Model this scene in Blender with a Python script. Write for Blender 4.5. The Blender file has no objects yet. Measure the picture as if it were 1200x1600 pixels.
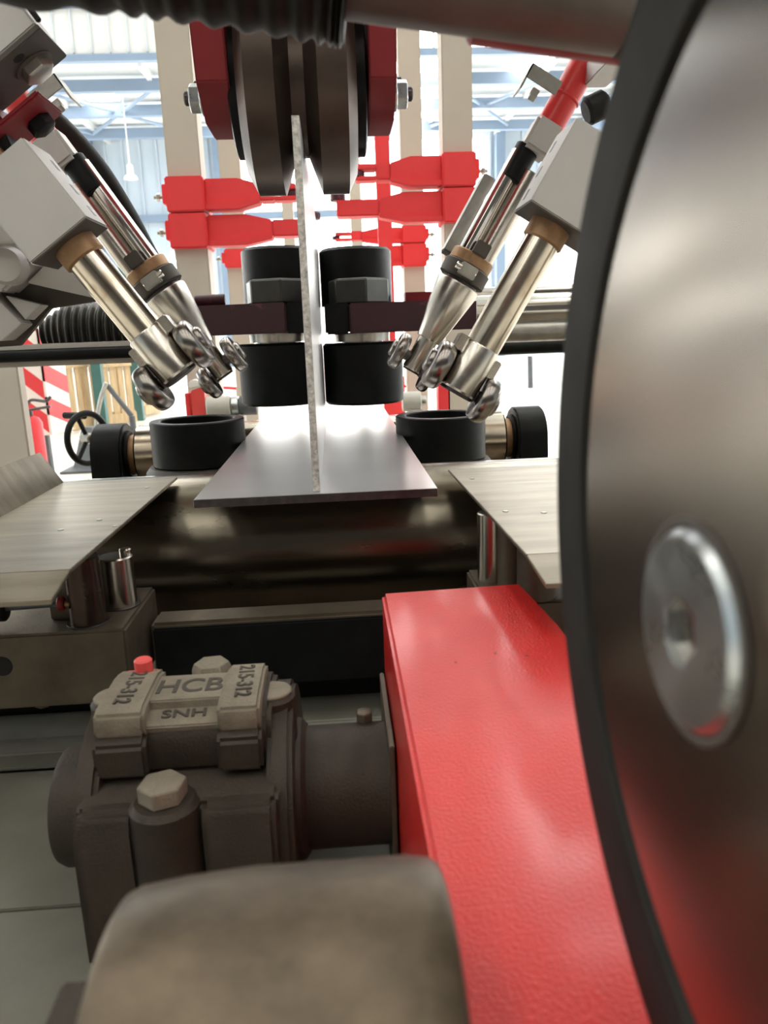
import bpy, bmesh, math, random
from mathutils import Vector, Matrix
random.seed(7)
scene = bpy.context.scene
C = scene.collection
V = Vector
PI = math.pi

# ------------------------------------------------------------------ camera
F = 1200.0                                  # focal length in pixels of a 1200 px wide frame
CAM = V((0, 0, 1.10))
yd = V((-78, 280, -1200)).normalized()      # machine axis (world Y) in camera space
_v = 1440000 / (280 + 78 * .037)
zd = V((-.037 * _v, _v, 1200)).normalized() # world up in camera space
xd = yd.cross(zd)
cam_d = bpy.data.cameras.new('camera')
cam_d.sensor_fit = 'HORIZONTAL'
cam_d.sensor_width = 36
cam_d.lens = 36 * F / 1200
cam_d.clip_start = .01
cam_d.clip_end = 200
cam_d.dof.use_dof = True
cam_d.dof.focus_distance = 1.15
cam_d.dof.aperture_fstop = 13
cam = bpy.data.objects.new('camera', cam_d)
C.objects.link(cam)
rot = Matrix((xd, yd, zd))                  # rows: world axes expressed in camera space
cam.matrix_world = Matrix.Translation(CAM) @ rot.to_4x4()
scene.camera = cam

# ------------------------------------------------------------------ world, exposure
w = bpy.data.worlds.new('world')
scene.world = w
w.use_nodes = True
bg = w.node_tree.nodes['Background']
bg.inputs[0].default_value = (1, .95, .87, 1)
bg.inputs[1].default_value = .09
vs = scene.view_settings
vs.view_transform = 'Standard'
vs.look = 'None'
vs.gamma = 1
vs.use_curve_mapping = False
vs.exposure = 0.0
SKYLIGHT = 9.0      # daylight coming through translucent roof sheets
GLAZING = 6.0       # daylight coming through translucent wall sheets; also drives the added left panels

# ------------------------------------------------------------------ geometry of the place from the photograph
def ray(px, py):
    c = V((px - 600, 800 - py, -F))
    return V((c.dot(xd), c.dot(yd), c.dot(zd)))
def at(px, py, y):
    r = ray(px, py)
    return CAM + r * (y / r.y)
def atz(px, py, z):
    r = ray(px, py)
    return CAM + r * (z / r.z)
def Z(z):
    return CAM.z + z

# ------------------------------------------------------------------ materials
MATS = {}
def mat(name, col, rough=.5, metal=0., var=.12, scale=30., bump=0., bscale=200., stretch=None,
        rvar=.1, col2=None, mixlo=.45, mixhi=.65, coat=0., emit=0., spec=None, aniso=0., radial=None):
    m = bpy.data.materials.new(name)
    m.use_nodes = True
    nt = m.node_tree
    n, l = nt.nodes, nt.links
    p = n['Principled BSDF']
    p.inputs['Metallic'].default_value = metal
    p.inputs['Roughness'].default_value = rough
    if coat:
        p.inputs['Coat Weight'].default_value = coat
        p.inputs['Coat Roughness'].default_value = .12
    if spec is not None:
        p.inputs['Specular IOR Level'].default_value = spec
    if aniso:
        p.inputs['Anisotropic'].default_value = aniso
    tc = n.new('ShaderNodeTexCoord')
    mp = n.new('ShaderNodeMapping')
    l.new(tc.outputs['Object'], mp.inputs[0])
    if stretch:
        mp.inputs['Scale'].default_value = stretch
    nz = n.new('ShaderNodeTexNoise')
    nz.inputs['Scale'].default_value = scale
    nz.inputs['Detail'].default_value = 6
    nz.inputs['Roughness'].default_value = .6
    l.new(mp.outputs[0], nz.inputs['Vector'])
    cr = n.new('ShaderNodeValToRGB')
    e = cr.color_ramp.elements
    c = V(col)
    if col2:
        e[0].position, e[1].position = mixlo, mixhi
        e[0].color = (*col, 1)
        e[1].color = (*col2, 1)
    else:
        e[0].position, e[1].position = .3, .7
        e[0].color = (*(c * (1 - var)), 1)
        e[1].color = (*[min(1, q) for q in c * (1 + var)], 1)
    l.new(nz.outputs['Fac'], cr.inputs[0])
    l.new(cr.outputs[0], p.inputs['Base Color'])
    mr = n.new('ShaderNodeMapRange')
    mr.inputs['To Min'].default_value = max(.02, rough - rvar)
    mr.inputs['To Max'].default_value = min(1, rough + rvar)
    nz2 = n.new('ShaderNodeTexNoise')
    nz2.inputs['Scale'].default_value = scale * 2.3
    nz2.inputs['Detail'].default_value = 5
    l.new(mp.outputs[0], nz2.inputs['Vector'])
    l.new(nz2.outputs['Fac'], mr.inputs['Value'])
    l.new(mr.outputs[0], p.inputs['Roughness'])
    if bump:
        nb = n.new('ShaderNodeTexNoise')
        nb.inputs['Scale'].default_value = bscale
        nb.inputs['Detail'].default_value = 3
        l.new(mp.outputs[0], nb.inputs['Vector'])
        b = n.new('ShaderNodeBump')
        b.inputs['Strength'].default_value = bump
        b.inputs['Distance'].default_value = .002
        l.new(nb.outputs['Fac'], b.inputs['Height'])
        l.new(b.outputs[0], p.inputs['Normal'])
    if radial:
        tg = n.new('ShaderNodeTangent')
        tg.direction_type = 'RADIAL'
        tg.axis = radial
        l.new(tg.outputs[0], p.inputs['Tangent'])
    if emit:
        p.inputs['Emission Strength'].default_value = emit
        p.inputs['Emission Color'].default_value = (*col, 1)
    MATS[name] = m
    return m

mat('mill_steel', (.66, .645, .64), .28, 1, .04, 5, 0, 300, (.35, 1.8, .6), .012)
mat('cut_steel', (.66, .64, .60), .5, .25, .45, 160, .6, 160)
mat('dark_edge', (.10, .09, .09), .4, .9, .3, 60)
mat('roller_steel', (.25, .22, .17), .25, 1, .16, 9, .05, 120, (.35, 1, 1), .1)
mat('plate_steel', (.31, .268, .205), .40, 1, .22, 16, .05, 200, (.3, 2.5, 1), .09)
mat('dusty_steel', (.155, .125, .090), .5, .6, .25, 18, .15, 260, None, .1)
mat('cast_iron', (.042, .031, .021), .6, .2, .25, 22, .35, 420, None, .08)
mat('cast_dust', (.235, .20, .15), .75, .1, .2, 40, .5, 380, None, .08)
mat('floor_paint', (.165, .16, .128), .5, .1, .14, 10, .08, 200, None, .12)
mat('black_oxide', (.010, .011, .011), .42, 0, .3, 30, .05, 200, None, .08, spec=.16)
mat('black_rubber', (.010, .0095, .009), .55, 0, .3, 30, .1, 200, spec=.25)
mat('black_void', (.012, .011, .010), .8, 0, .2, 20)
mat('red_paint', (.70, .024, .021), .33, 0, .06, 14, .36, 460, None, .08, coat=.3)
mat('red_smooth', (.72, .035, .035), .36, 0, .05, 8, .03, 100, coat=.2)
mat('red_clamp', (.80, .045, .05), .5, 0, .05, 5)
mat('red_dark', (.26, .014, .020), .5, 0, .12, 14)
mat('maroon', (.055, .014, .022), .45, 0, .25, 16, col2=(.14, .035, .05), mixlo=.60, mixhi=.64)
mat('bronze_wheel', (.085, .062, .049), .42, .6, .15, 14, .05, 150, None, .08)
mat('chrome', (.74, .71, .66), .13, 1, .06, 20, 0, 1, None, .05)
mat('satin_steel', (.60, .56, .50), .24, 1, .12, 18, .03, 250, None, .07)
mat('stained_steel', (.66, .59, .49), .2, 1, .1, 14, 0, 1, (1, 1, 1), .06, col2=(.42, .30, .19), mixlo=.56, mixhi=.72)
mat('polished_wheel', (.30, .275, .255), .24, 1, 0, 4, 0, 120, None, 0)
mat('aluminium', (.60, .585, .56), .55, .3, .04, 12, .03, 400, None, .05)
mat('alu_dark', (.10, .088, .075), .6, .3, .1, 14)  # own tone of dark parts; also paints shade on aluminium undersides
mat('bronze', (.40, .24, .13), .5, .55, .3, 35, .1, 200)
mat('galvanised', (.45, .44, .40), .4, .9, .15, 40)
mat('zinc', (.62, .65, .66), .3, 1, .12, 30, 0, 1, None, .1)
mat('wheel_face', (.44, .40, .355), .24, 1, .06, 5, 0, 60, None, .02, aniso=.6, radial='X')
mat('wheel_tire', (.022, .021, .019), .6, 0, .3, 14, .05, 120, spec=.15)
mat('drive_roller', (.125, .096, .066), .42, .7, .35, 40, .06, 90, (.8, 1, 1), .12)
mat('pipe_grey', (.15, .135, .12), .45, .5, .25, 12, .05, 100)
mat('pillar_paint', (.56, .50, .42), .55, 0, .03, 6)
mat('column_grey', (.50, .46, .40), .6, 0, .03, 5)
mat('white_paint', (.82, .80, .75), .5, 0, .03, 6)
mat('motor_grey', (.55, .54, .48), .45, 0, .05, 9)
mat('dark_grey', (.11, .12, .13), .5, .1, .1, 9)
mat('hall_floor', (.72, .68, .60), .4, 0, .08, .8)
mat('hall_wall', (.50, .58, .66), .7, 0, .05, .7)
mat('roof_sheet', (.60, .64, .66), .7, 0, .05, .6)
mat('hall_steel', (.20, .27, .37), .5, 0, .05, 1)
mat('hall_white_steel', (.75, .76, .76), .5, 0, .04, 1)
mat('glazing', (1, .985, .95), .5, 0, .02, 1, emit=GLAZING)
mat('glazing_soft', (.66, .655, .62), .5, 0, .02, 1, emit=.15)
mat('skylight', (1, .99, .97), .5, 0, .01, 1, emit=SKYLIGHT)
mat('dim_skylight', (1, .96, .88), .5, 0, .01, 1, emit=SKYLIGHT * .52)  # emission turned down to lower the light on the foreground
mat('wood', (.58, .42, .24), .7, 0, .22, 6, .1, 40, (4, 4, .6))
mat('sign_white', (.85, .80, .74), .5, 0, .03, 3)
mat('sign_red', (.75, .05, .06), .5, 0, .04, 3)
mat('green_post', (.06, .16, .15), .5, .1, .1, 6)
mat('plastic_red', (.85, .09, .08), .4, 0, .04, 30)
mat('corrugated', (.06, .058, .052), .35, .5, .2, 30)
mat('rust', (.035, .022, .018), .7, 0, .4, 60)
mat('nut_steel', (.05, .05, .045), .4, .3, .2, 30)
mat('oily_post', (.085, .055, .042), .24, .7, .35, 30)
mat('engrave', (.07, .06, .048), .85, 0, .1, 60)

# ------------------------------------------------------------------ helpers
WPOS = {}
def tag(o, label=None, cat=None, group=None, kind=None):
    if label: o['label'] = label
    if cat: o['category'] = cat
    if group: o['group'] = group
    if kind: o['kind'] = kind
    return o
def thing(name, label, cat, loc, group=None):
    o = bpy.data.objects.new(name, None)
    o.empty_display_size = .02
    C.objects.link(o)
    o.location = loc
    WPOS[o.name] = V(loc)
    return tag(o, label, cat, group)
def finish(name, bm, m, parent=None, smooth=35):
    me = bpy.data.meshes.new(name)
    bmesh.ops.recalc_face_normals(bm, faces=bm.faces)
    vs_ = [v.co.copy() for v in bm.verts]
    lo = V([min(v[i] for v in vs_) for i in range(3)])
    hi = V([max(v[i] for v in vs_) for i in range(3)])
    c = (lo + hi) / 2
    if parent is None:
        c.z = lo.z
    bmesh.ops.translate(bm, vec=-c, verts=bm.verts)
    bm.to_mesh(me)
    bm.free()
    if smooth:
        me.polygons.foreach_set('use_smooth', [True] * len(me.polygons))
        me.set_sharp_from_angle(angle=math.radians(smooth))
    me.materials.append(MATS[m] if isinstance(m, str) else m)
    o = bpy.data.objects.new(name, me)
    C.objects.link(o)
    WPOS[o.name] = c.copy()
    if parent is not None:
        o.parent = parent
        o.location = c - WPOS[parent.name]
    else:
        o.location = c
    return o
def bevel(bm, w, seg=2, ang=30):
    if w <= 0: return
    ed = [e for e in bm.edges if len(e.link_faces) == 2 and e.calc_face_angle(0) > math.radians(ang)]
    bmesh.ops.bevel(bm, geom=ed, offset=w, segments=seg, affect='EDGES', clamp_overlap=True)
def basis(axis, hint=None):
    a = V(axis).normalized()
    h = V(hint) if hint is not None else (V((0, 0, 1)) if abs(a.z) < .9 else V((0, 1, 0)))
    u = (h - a * h.dot(a)).normalized()
    v = a.cross(u)
    return a, u, v
def bm_box(bm, c, s, R=None):
    vs_ = []
    for dx, dy, dz in ((-1,-1,-1),(1,-1,-1),(1,1,-1),(-1,1,-1),(-1,-1,1),(1,-1,1),(1,1,1),(-1,1,1)):
        q = V((dx*s[0]/2, dy*s[1]/2, dz*s[2]/2))
        vs_.append(bm.verts.new(V(c) + ((R @ q) if R else q)))
    for f in ((0,3,2,1),(4,5,6,7),(0,1,5,4),(1,2,6,5),(2,3,7,6),(3,0,4,7)):
        bm.faces.new([vs_[i] for i in f])
def box(name, c, s, m, parent=None, R=None, bev=.0015, smooth=35):
    bm = bmesh.new()
    bm_box(bm, c, s, R)
    bmesh.ops.recalc_face_normals(bm, faces=bm.faces)
    bevel(bm, bev)
    return finish(name, bm, m, parent, smooth)
def box2(name, a, b, m, parent=None, bev=.0015):
    a, b = V(a), V(b)
    return box(name, (a + b) / 2, [abs(q) for q in b - a], m, parent, None, bev)
def bm_lathe(bm, p0, axis, prof, seg=40, hint=None):
    a, u, v = basis(axis, hint)
    rings = []
    for h, r in prof:
        c = V(p0) + a * h
        if r < 1e-6:
            rings.append([bm.verts.new(c)])
        else:
            rings.append([bm.verts.new(c + (u * math.cos(2*PI*i/seg) + v * math.sin(2*PI*i/seg)) * r) for i in range(seg)])
    for A, B in zip(rings, rings[1:]):
        if len(A) == 1 and len(B) == 1: continue
        for i in range(seg):
            j = (i + 1) % seg
            if len(A) == 1: bm.faces.new((A[0], B[j], B[i]))
            elif len(B) == 1: bm.faces.new((A[i], A[j], B[0]))
            else: bm.faces.new((A[i], A[j], B[j], B[i]))
    if len(rings[0]) > 1: bm.faces.new(rings[0][::-1])
    if len(rings[-1]) > 1: bm.faces.new(rings[-1])
def lathe(name, p0, axis, prof, m, parent=None, seg=40, smooth=35, hint=None):
    bm = bmesh.new()
    bm_lathe(bm, p0, axis, prof, seg, hint)
    return finish(name, bm, m, parent, smooth)
def cyl(name, p0, p1, r, m, parent=None, seg=32, ch=.0015, r2=None):
    p0, p1 = V(p0), V(p1)
    L = (p1 - p0).length
    r2 = r if r2 is None else r2
    c = min(ch, L * .3, r * .5)
    return lathe(name, p0, p1 - p0, [(0, r - c), (c, r), (L - c, r2), (L, r2 - c)], m, parent, seg)
def ring(name, p0, axis, ro, ri, h, m, parent=None, seg=48, ch=.0015):
    bm = bmesh.new()
    a, u, v = basis(axis)
    prof = [(0, ri + ch), (0, ro - ch), (ch, ro), (h - ch, ro), (h, ro - ch), (h, ri + ch), (h - ch, ri), (ch, ri)]
    R = []
    for hh, r in prof:
        R.append([bm.verts.new(V(p0) + a*hh + (u*math.cos(2*PI*i/seg) + v*math.sin(2*PI*i/seg))*r) for i in range(seg)])
    for k in range(len(R)):
        A, B = R[k], R[(k + 1) % len(R)]
        for i in range(seg):
            j = (i + 1) % seg
            bm.faces.new((A[i], A[j], B[j], B[i]))
    return finish(name, bm, m, parent, 35)
def hexa(name, p0, axis, r, h, m, parent=None, hint=None, ch=.12):
    # hexagon head with chamfered top
    bm = bmesh.new()
    a, u, v = basis(axis, hint)
    def rg(hh, rr, n=6):
        return [bm.verts.new(V(p0) + a*hh + (u*math.cos(2*PI*i/n) + v*math.sin(2*PI*i/n))*rr) for i in range(n)]
    A, B, T = rg(0, r), rg(h*(1-ch), r), rg(h, r*.86)
    bm.faces.new(A[::-1])
    for P, Q in ((A, B), (B, T)):
        for i in range(6):
            j = (i + 1) % 6
            bm.faces.new((P[i], P[j], Q[j], Q[i]))
    bm.faces.new(T)
    bmesh.ops.recalc_face_normals(bm, faces=bm.faces)
    bevel(bm, r * .04, 1, 20)
    return finish(name, bm, m, parent, 25)
def prism(name, pts, ext, m, parent=None, bev=.0015, smooth=35, seg=2):
    bm = bmesh.new()
    A = [bm.verts.new(V(p)) for p in pts]
    B = [bm.verts.new(V(p) + V(ext)) for p in pts]
    bm.faces.new(A)
    bm.faces.new(B[::-1])
    n = len(A)
    for i in range(n):
        j = (i + 1) % n
        bm.faces.new((A[j], A[i], B[i], B[j]))
    bmesh.ops.recalc_face_normals(bm, faces=bm.faces)
    bevel(bm, bev, seg, 20)
    return finish(name, bm, m, parent, smooth)
def tube(name, pts, r, m, parent=None, seg=14, sub=6, rfun=None):
    pts = [V(p) for p in pts]
    path = []
    if sub > 1 and len(pts) > 2:
        for i in range(len(pts) - 1):
            p0, p1, p2, p3 = pts[max(i-1, 0)], pts[i], pts[i+1], pts[min(i+2, len(pts)-1)]
            for k in range(sub):
                t = k / sub
                path.append(.5*((2*p1) + (p2-p0)*t + (2*p0-5*p1+4*p2-p3)*t*t + (3*p1-p0-3*p2+p3)*t**3))
        path.append(pts[-1])
    else:
        path = pts
    bm = bmesh.new()
    rings = []
    u = None
    for i, p in enumerate(path):
        t = (path[min(i+1, len(path)-1)] - path[max(i-1, 0)]).normalized()
        if u is None:
            _, u, _ = basis(t)
        u = (u - t * u.dot(t)).normalized()
        v = t.cross(u)
        rr = rfun(i) if rfun else r
        rings.append([bm.verts.new(p + (u*math.cos(2*PI*k/seg) + v*math.sin(2*PI*k/seg))*rr) for k in range(seg)])
    for A, B in zip(rings, rings[1:]):
        for i in range(seg):
            j = (i + 1) % seg
            bm.faces.new((A[i], A[j], B[j], B[i]))
    bm.faces.new(rings[0][::-1])
    bm.faces.new(rings[-1])
    return finish(name, bm, m, parent, 40)
def text(name, s, size, origin, xdir, ydir, m, parent, extrude=.0006, shear=0, sx=1.0):
    cu = bpy.data.curves.new(name, 'FONT')
    cu.body = s
    cu.size = size
    cu.extrude = extrude
    cu.align_x = 'CENTER'
    cu.align_y = 'CENTER'
    cu.offset = size * .012
    to = bpy.data.objects.new(name, cu)
    C.objects.link(to)
    dg = bpy.context.evaluated_depsgraph_get()
    me = bpy.data.meshes.new_from_object(to.evaluated_get(dg))
    bpy.data.objects.remove(to)
    bm = bmesh.new()
    bm.from_mesh(me)
    bpy.data.meshes.remove(me)
    X = V(xdir).normalized()
    Y_ = V(ydir)
    Y_ = (Y_ - X * Y_.dot(X)).normalized()
    N = X.cross(Y_)
    for v in bm.verts:
        q = v.co.copy()
        v.co = V(origin) + X * q.x * sx + Y_ * q.y + N * q.z
    return finish(name, bm, m, parent, 0)
def struct(o):
    o['kind'] = 'structure'
    return o

# ================================================================== THE HALL
flo = struct(box2('floor', (-16, -16, -.2), (16, 31, 0), 'hall_floor', None, 0))
HW = Z(6.95)          # eaves of the rear bay
# end wall: blue-grey ribbed sheeting with bright translucent bays, plus added glow at far left
wb = struct(box2('wall_back', (-16, 30.0, 0), (16, 30.3, HW), 'hall_wall', None, 0))
for i in range(40):
    x = -12 + i * .6
    box2('rib', (x - .04, 29.94, 1.2), (x + .04, 30.02, HW), 'hall_wall', wb, 0)
for a, b, z0, z1 in ((-7.4, -4.4, .4, 3.9), (-3.4, 5.9, .3, HW - .3), (6.6, 14.5, .3, 5.4), (-15.8, -8.7, .4, 3.0), (-15.8, -10.0, 3.2, 6.4)):  # last two bays are unseen glow added to light the wheel face
    n = max(1, round((b - a) / .9))
    for k in range(n):
        w0 = a + (b - a) * k / n
        box2('glowing_panel', (w0 + .02, 29.86, z0), (w0 + (b - a) / n - .02, 29.93, z1), 'glazing', wb, 0)
for x in (-8.3, -3.8, 6.3):
    box2('wall_column', (x - .16, 29.5, 0), (x + .16, 29.86, HW), 'hall_steel', wb, 0)
box2('wall_rail', (-16, 29.7, Z(4.1)), (16, 29.86, Z(4.35)), 'hall_steel', wb, 0)
# roof of the rear bay
cb = struct(box2('ceiling', (-16, 21.9, HW), (16, 31, HW + .15), 'roof_sheet', None, 0))
for k, x in enumerate((-13.0, -10.2, -7.6, -4.6, -1.9, .9, 3.6, 6.2, 8.9, 11.6)):
    box2('purlin', (x - .06, 22, HW - .18), (x + .06, 30, HW), 'hall_white_steel', cb, 0)
for y in (23.2, 25.6, 28.2):
    box2('cross_beam', (-16, y - .12, HW - .42), (16, y + .12, HW - .12), 'hall_steel', cb, 0)
for x0, x1, y0, y1 in ((-7.6, -4.6, 23.4, 28.0), (-4.6, -7.6, 23.4, 28.0), (6.2, 3.6, 23.4, 28), (3.6, 6.2, 23.4, 28),
                       (-1.9, .9, 23.4, 28), (.9, -1.9, 23.4, 28), (-10.2, -7.6, 23.4, 28), (-7.6, -10.2, 23.4, 28)):
    cyl('brace_rod', (x0, y0, HW - .3), (x1, y1, HW - .3), .05, 'hall_steel', cb, 8)
for x0, x1, y0, y1 in ((-9.2, -7.9, 22.4, 24.6), (-6.9, -6.0, 24.2, 25.4), (2.0, 3.4, 22.3, 28), (-3.6, -2.4, 22.3, 27), (5.2, 6.0, 22.2, 24.5), (9, 11, 22.3, 27)):
    box2('skylight_sheet', (x0, y0, HW - .03), (x1, y1, HW - .01), 'skylight', cb, 0)
# clerestory step of the higher front bay
wc = struct(box2('wall_clerestory', (-16, 22.0, HW), (16, 22.2, HW + 5), 'hall_white_steel', None, 0))
for i in range(58):
    x = -13 + i * .455
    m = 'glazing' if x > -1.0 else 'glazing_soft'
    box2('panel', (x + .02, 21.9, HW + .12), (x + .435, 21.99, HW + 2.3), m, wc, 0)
    box2('panel_rib', (x - .022, 21.84, HW + .12), (x + .022, 21.95, HW + 2.3), 'roof_sheet', wc, 0)
for z in (HW - .13, HW + 1.12):
    box2('girt', (-16, 21.66, z), (16, 21.86, z + .16), 'hall_steel', wc, 0)
# roof of the front bay with rows of skylight sheets
RZ = HW + 3.6
cf = struct(box2('ceiling', (-16, -16, RZ), (16, 22, RZ + .15), 'roof_sheet', None, 0))
for x in (-9, -4.5, 0, 4.5, 9):
    for y in (-15, -9.2, -3.5, 2.5, 8, 13.5):
        box2('skylight_sheet', (x - .8, y, RZ - .04), (x + .8, y + 4.2, RZ - .01), 'skylight' if y > 5 else 'dim_skylight', cf, 0)
for y in (-.8, 4.7, 10.2, 15.7, 20):
    box2('cross_beam', (-16, y + 1.6, RZ - .45), (16, y + 1.8, RZ), 'hall_steel', cf, 0)
wl = struct(box2('wall_left', (-16.3, -16, 0), (-16, 31, RZ), 'hall_wall', None, 0))
wr = struct(box2('wall_right', (16, -16, 0), (16.3, 31, RZ), 'hall_wall', None, 0))
for k in range(9):
    box2('glowing_panel', (-15.98, 4 + k * 2.2, 2.2), (-15.9, 6.0 + k * 2.2, 6.0), 'glazing', wl, 0)  # left panels added out of view to brighten the wheel face
    box2('glowing_panel', (15.9, 2 + k * 2.2, 2.2), (15.98, 4.0 + k * 2.2, 6.0), 'glazing', wr, 0)
# pendant lamp in the rear bay
p = at(203, 265, 24)
t = thing('pendant_lamp', 'white pendant lamp hanging from the far hall roof', 'lamp', p)
cyl('stem', p + V((0, 0, .1)), (p.x, p.y, HW), .018, 'white_paint', t, 8)
lathe('shade', p + V((0, 0, -.35)), (0, 0, 1), [(0.1, .2), (.17, .17), (.22, .09), (.46, .085), (.5, .03)], 'white_paint', t, 20)

# ================================================================== MACHINE BED
BED = -.48
mb = thing('machine_bed', 'grey dusty machine bed of flat steel plates at lower left', 'machine bed', V((0, .5, 0)))
box2('bed_body', (-1.2, -.25, 0), (1.2, 2.4, Z(BED) - .012), 'dusty_steel', mb, .003)
yj = atz(50, 1420, BED).y
box2('bed_plate', (-1.2, -.25, Z(BED) - .012), (1.2, yj - .0015, Z(BED)), 'floor_paint', mb, .001)
box2('bed_plate', (-1.2, yj + .0015, Z(BED) - .012), (1.2, .82, Z(BED)), 'floor_paint', mb, .001)
mb = thing('bed_ledge', 'dark grey raised ledge across the machine bed behind the bearing block', 'ledge', V((0, .86, Z(BED))))
y0, y1 = .85, .93
prism('bed_lip', [V((-1.2, a, Z(BED) + b)) for a, b in ((.822, 0), (.822, .004), (y0, .006), (y0 + .012, .018), (y1 - .01, .022), (y1, .016), (y1, 0))], V((2.4, 0, 0)), 'floor_paint', mb, .002)
box2('dark_gap_sheet', (-1.2, .93, Z(BED)), (1.2, .94, Z(BED) + .05), 'black_void', mb, .001)  # black sheet standing in for the shaded gap under the block

# ================================================================== SUPPORT ROLLER under the beam
FZ = at(495, 768, .93).z - CAM.z           # flange top
WX = -.0310                                # web plane
FT = .0105
RR = .112
rc = V((0, 1.15, Z(FZ - FT - RR)))
t = thing('support_roller', 'wide dark steel conveyor roller carrying the end of the t-beam', 'roller', rc - V((0, 0, RR)))
lathe('drum', rc + V((-.62, 0, 0)), (1, 0, 0), [(0, RR - .006), (.006, RR), (1.234, RR), (1.24, RR - .006)], 'roller_steel', t, 96)
cyl('shaft', rc + V((-.75, 0, 0)), rc + V((.75, 0, 0)), .035, 'dusty_steel', t)
for s in (-1, 1):
    box('bearing_bracket', rc + V((s * .70, 0, -.02)), (.05, .16, .2), 'dusty_steel', t)

# ================================================================== T-BEAM
fl = at(297, 787, .925).x
fr = at(682, 776, .915).x
t = thing('steel_t_beam', 'bright steel t-beam lying in the machine with its web upright', 'steel beam', V((WX, .915, Z(FZ - FT))))
fo = box2('flange', (WX - .148, .915, Z(FZ - FT)), (WX + .148, 3.2, Z(FZ)), 'mill_steel', t, .0008)
box2('flange_end', (WX - .1475, .9142, Z(FZ - FT) + .0004), (WX + .1475, .9152, Z(FZ) - .0004), 'dark_edge', t, 0)
WT = .0088
wtop = at(462, 180, .93).z
wo = box2('web', (WX - WT / 2, .93, Z(FZ)), (WX + WT / 2, 3.2, wtop), 'mill_steel', t, .0008)
o = box2('cut_end', (WX - WT / 2 + .0003, .9288, Z(FZ) + .0004), (WX + WT / 2 - .0003, .9302, wtop - .0004), 'cut_steel', t, 0)
tag(o, 'flame-cut rough end face of the web')

# ================================================================== TOP PRESS WHEEL
ax = V((WX, 1.15, Z(.322)))
R0 = .132
gz = ax.z - (wtop + .002)                  # radius of groove floor
hw = .0745
t = thing('grooved_press_wheel', 'brown steel wheel with a v-groove running on top of the web', 'wheel', ax - V((0, 0, R0)))
lathe('wheel', ax - V((hw, 0, 0)), (1, 0, 0), [(0, .03), (0, R0 - .024), (.012, R0), (hw - .026, R0), (hw - .009, gz), (hw + .009, gz), (hw + .026, R0), (2*hw - .012, R0), (2*hw, R0 - .024), (2*hw, .03)], 'bronze_wheel', t, 128, 20)
for s in (-1, 1):
    lathe('hub_disc', ax + V((s * hw, 0, 0)), (s, 0, 0), [(0, .085), (.012, .085), (.014, .08), (.014, .03), (.03, .03)], 'black_oxide', t, 48)
cyl('axle', ax - V((.14, 0, 0)), ax + V((.14, 0, 0)), .0135, 'black_oxide', t)
t = thing('press_wheel_fork', 'dark red fork holding the grooved press wheel', 'bracket', ax - V((0, 0, .07)))
for s, xa, xb in ((-1, at(325, 175, 1.10).x, at(352, 175, 1.10).x), (1, at(576, 175, 1.10).x, at(617, 175, 1.10).x)):
    x0, x1 = (xa - .006, xb + .012) if s < 0 else (xa, xb)
    zb = Z(.272)
    prof = [(1.115, zb), (1.195, zb), (1.235, zb + .05), (1.26, Z(.62)), (.97, Z(.62)), (1.055, zb + .035)]
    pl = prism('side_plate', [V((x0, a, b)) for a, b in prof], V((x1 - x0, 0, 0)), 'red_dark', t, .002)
    xo = x0 if s < 0 else x1
    for z_, y_ in ((ax.z - .016, 1.12), (ax.z + .075, 1.06)):
        cyl('washer', (xo, y_, z_), (xo + s * .005, y_, z_), .021, 'zinc', t, 24)
        hexa('nut', (xo + s * .005, y_, z_), (s, 0, 0), .0185, .014, 'zinc', t)
        cyl('stud', (xo + s * .014, y_, z_), (xo + s * .026, y_, z_), .009, 'dark_edge', t, 16)
        xi = x1 if s < 0 else x0
        cyl('spacer', (xi, y_, z_), (WX + s * (hw + .015), y_, z_), .015, 'black_oxide', t, 24)
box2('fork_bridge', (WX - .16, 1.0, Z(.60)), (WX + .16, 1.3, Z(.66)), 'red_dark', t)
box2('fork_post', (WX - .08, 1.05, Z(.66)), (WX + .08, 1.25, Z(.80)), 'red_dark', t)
t = thing('shade_gantry', 'unseen overhead frame added to shade the machine and carry the fork', 'shade_gantry', V((0, .3, 0)))  # out of view, added to shade the machine; also carries the fork
box2('shade_bridge', (-1.15, .80, Z(.80)), (1.15, 1.35, Z(1.0)), 'column_grey', t, .01)
for s in (-1, 1):
    box2('shade_gantry_leg', (s * 1.36 - .12, .6, 0), (s * 1.36 + .12, .9, Z(.82)), 'column_grey', t, .01)
    box2('shade_gantry_shoulder', (s * 1.14, .6, Z(.82)), (s * 1.48, .9, Z(.98)), 'column_grey', t, .01)

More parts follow.
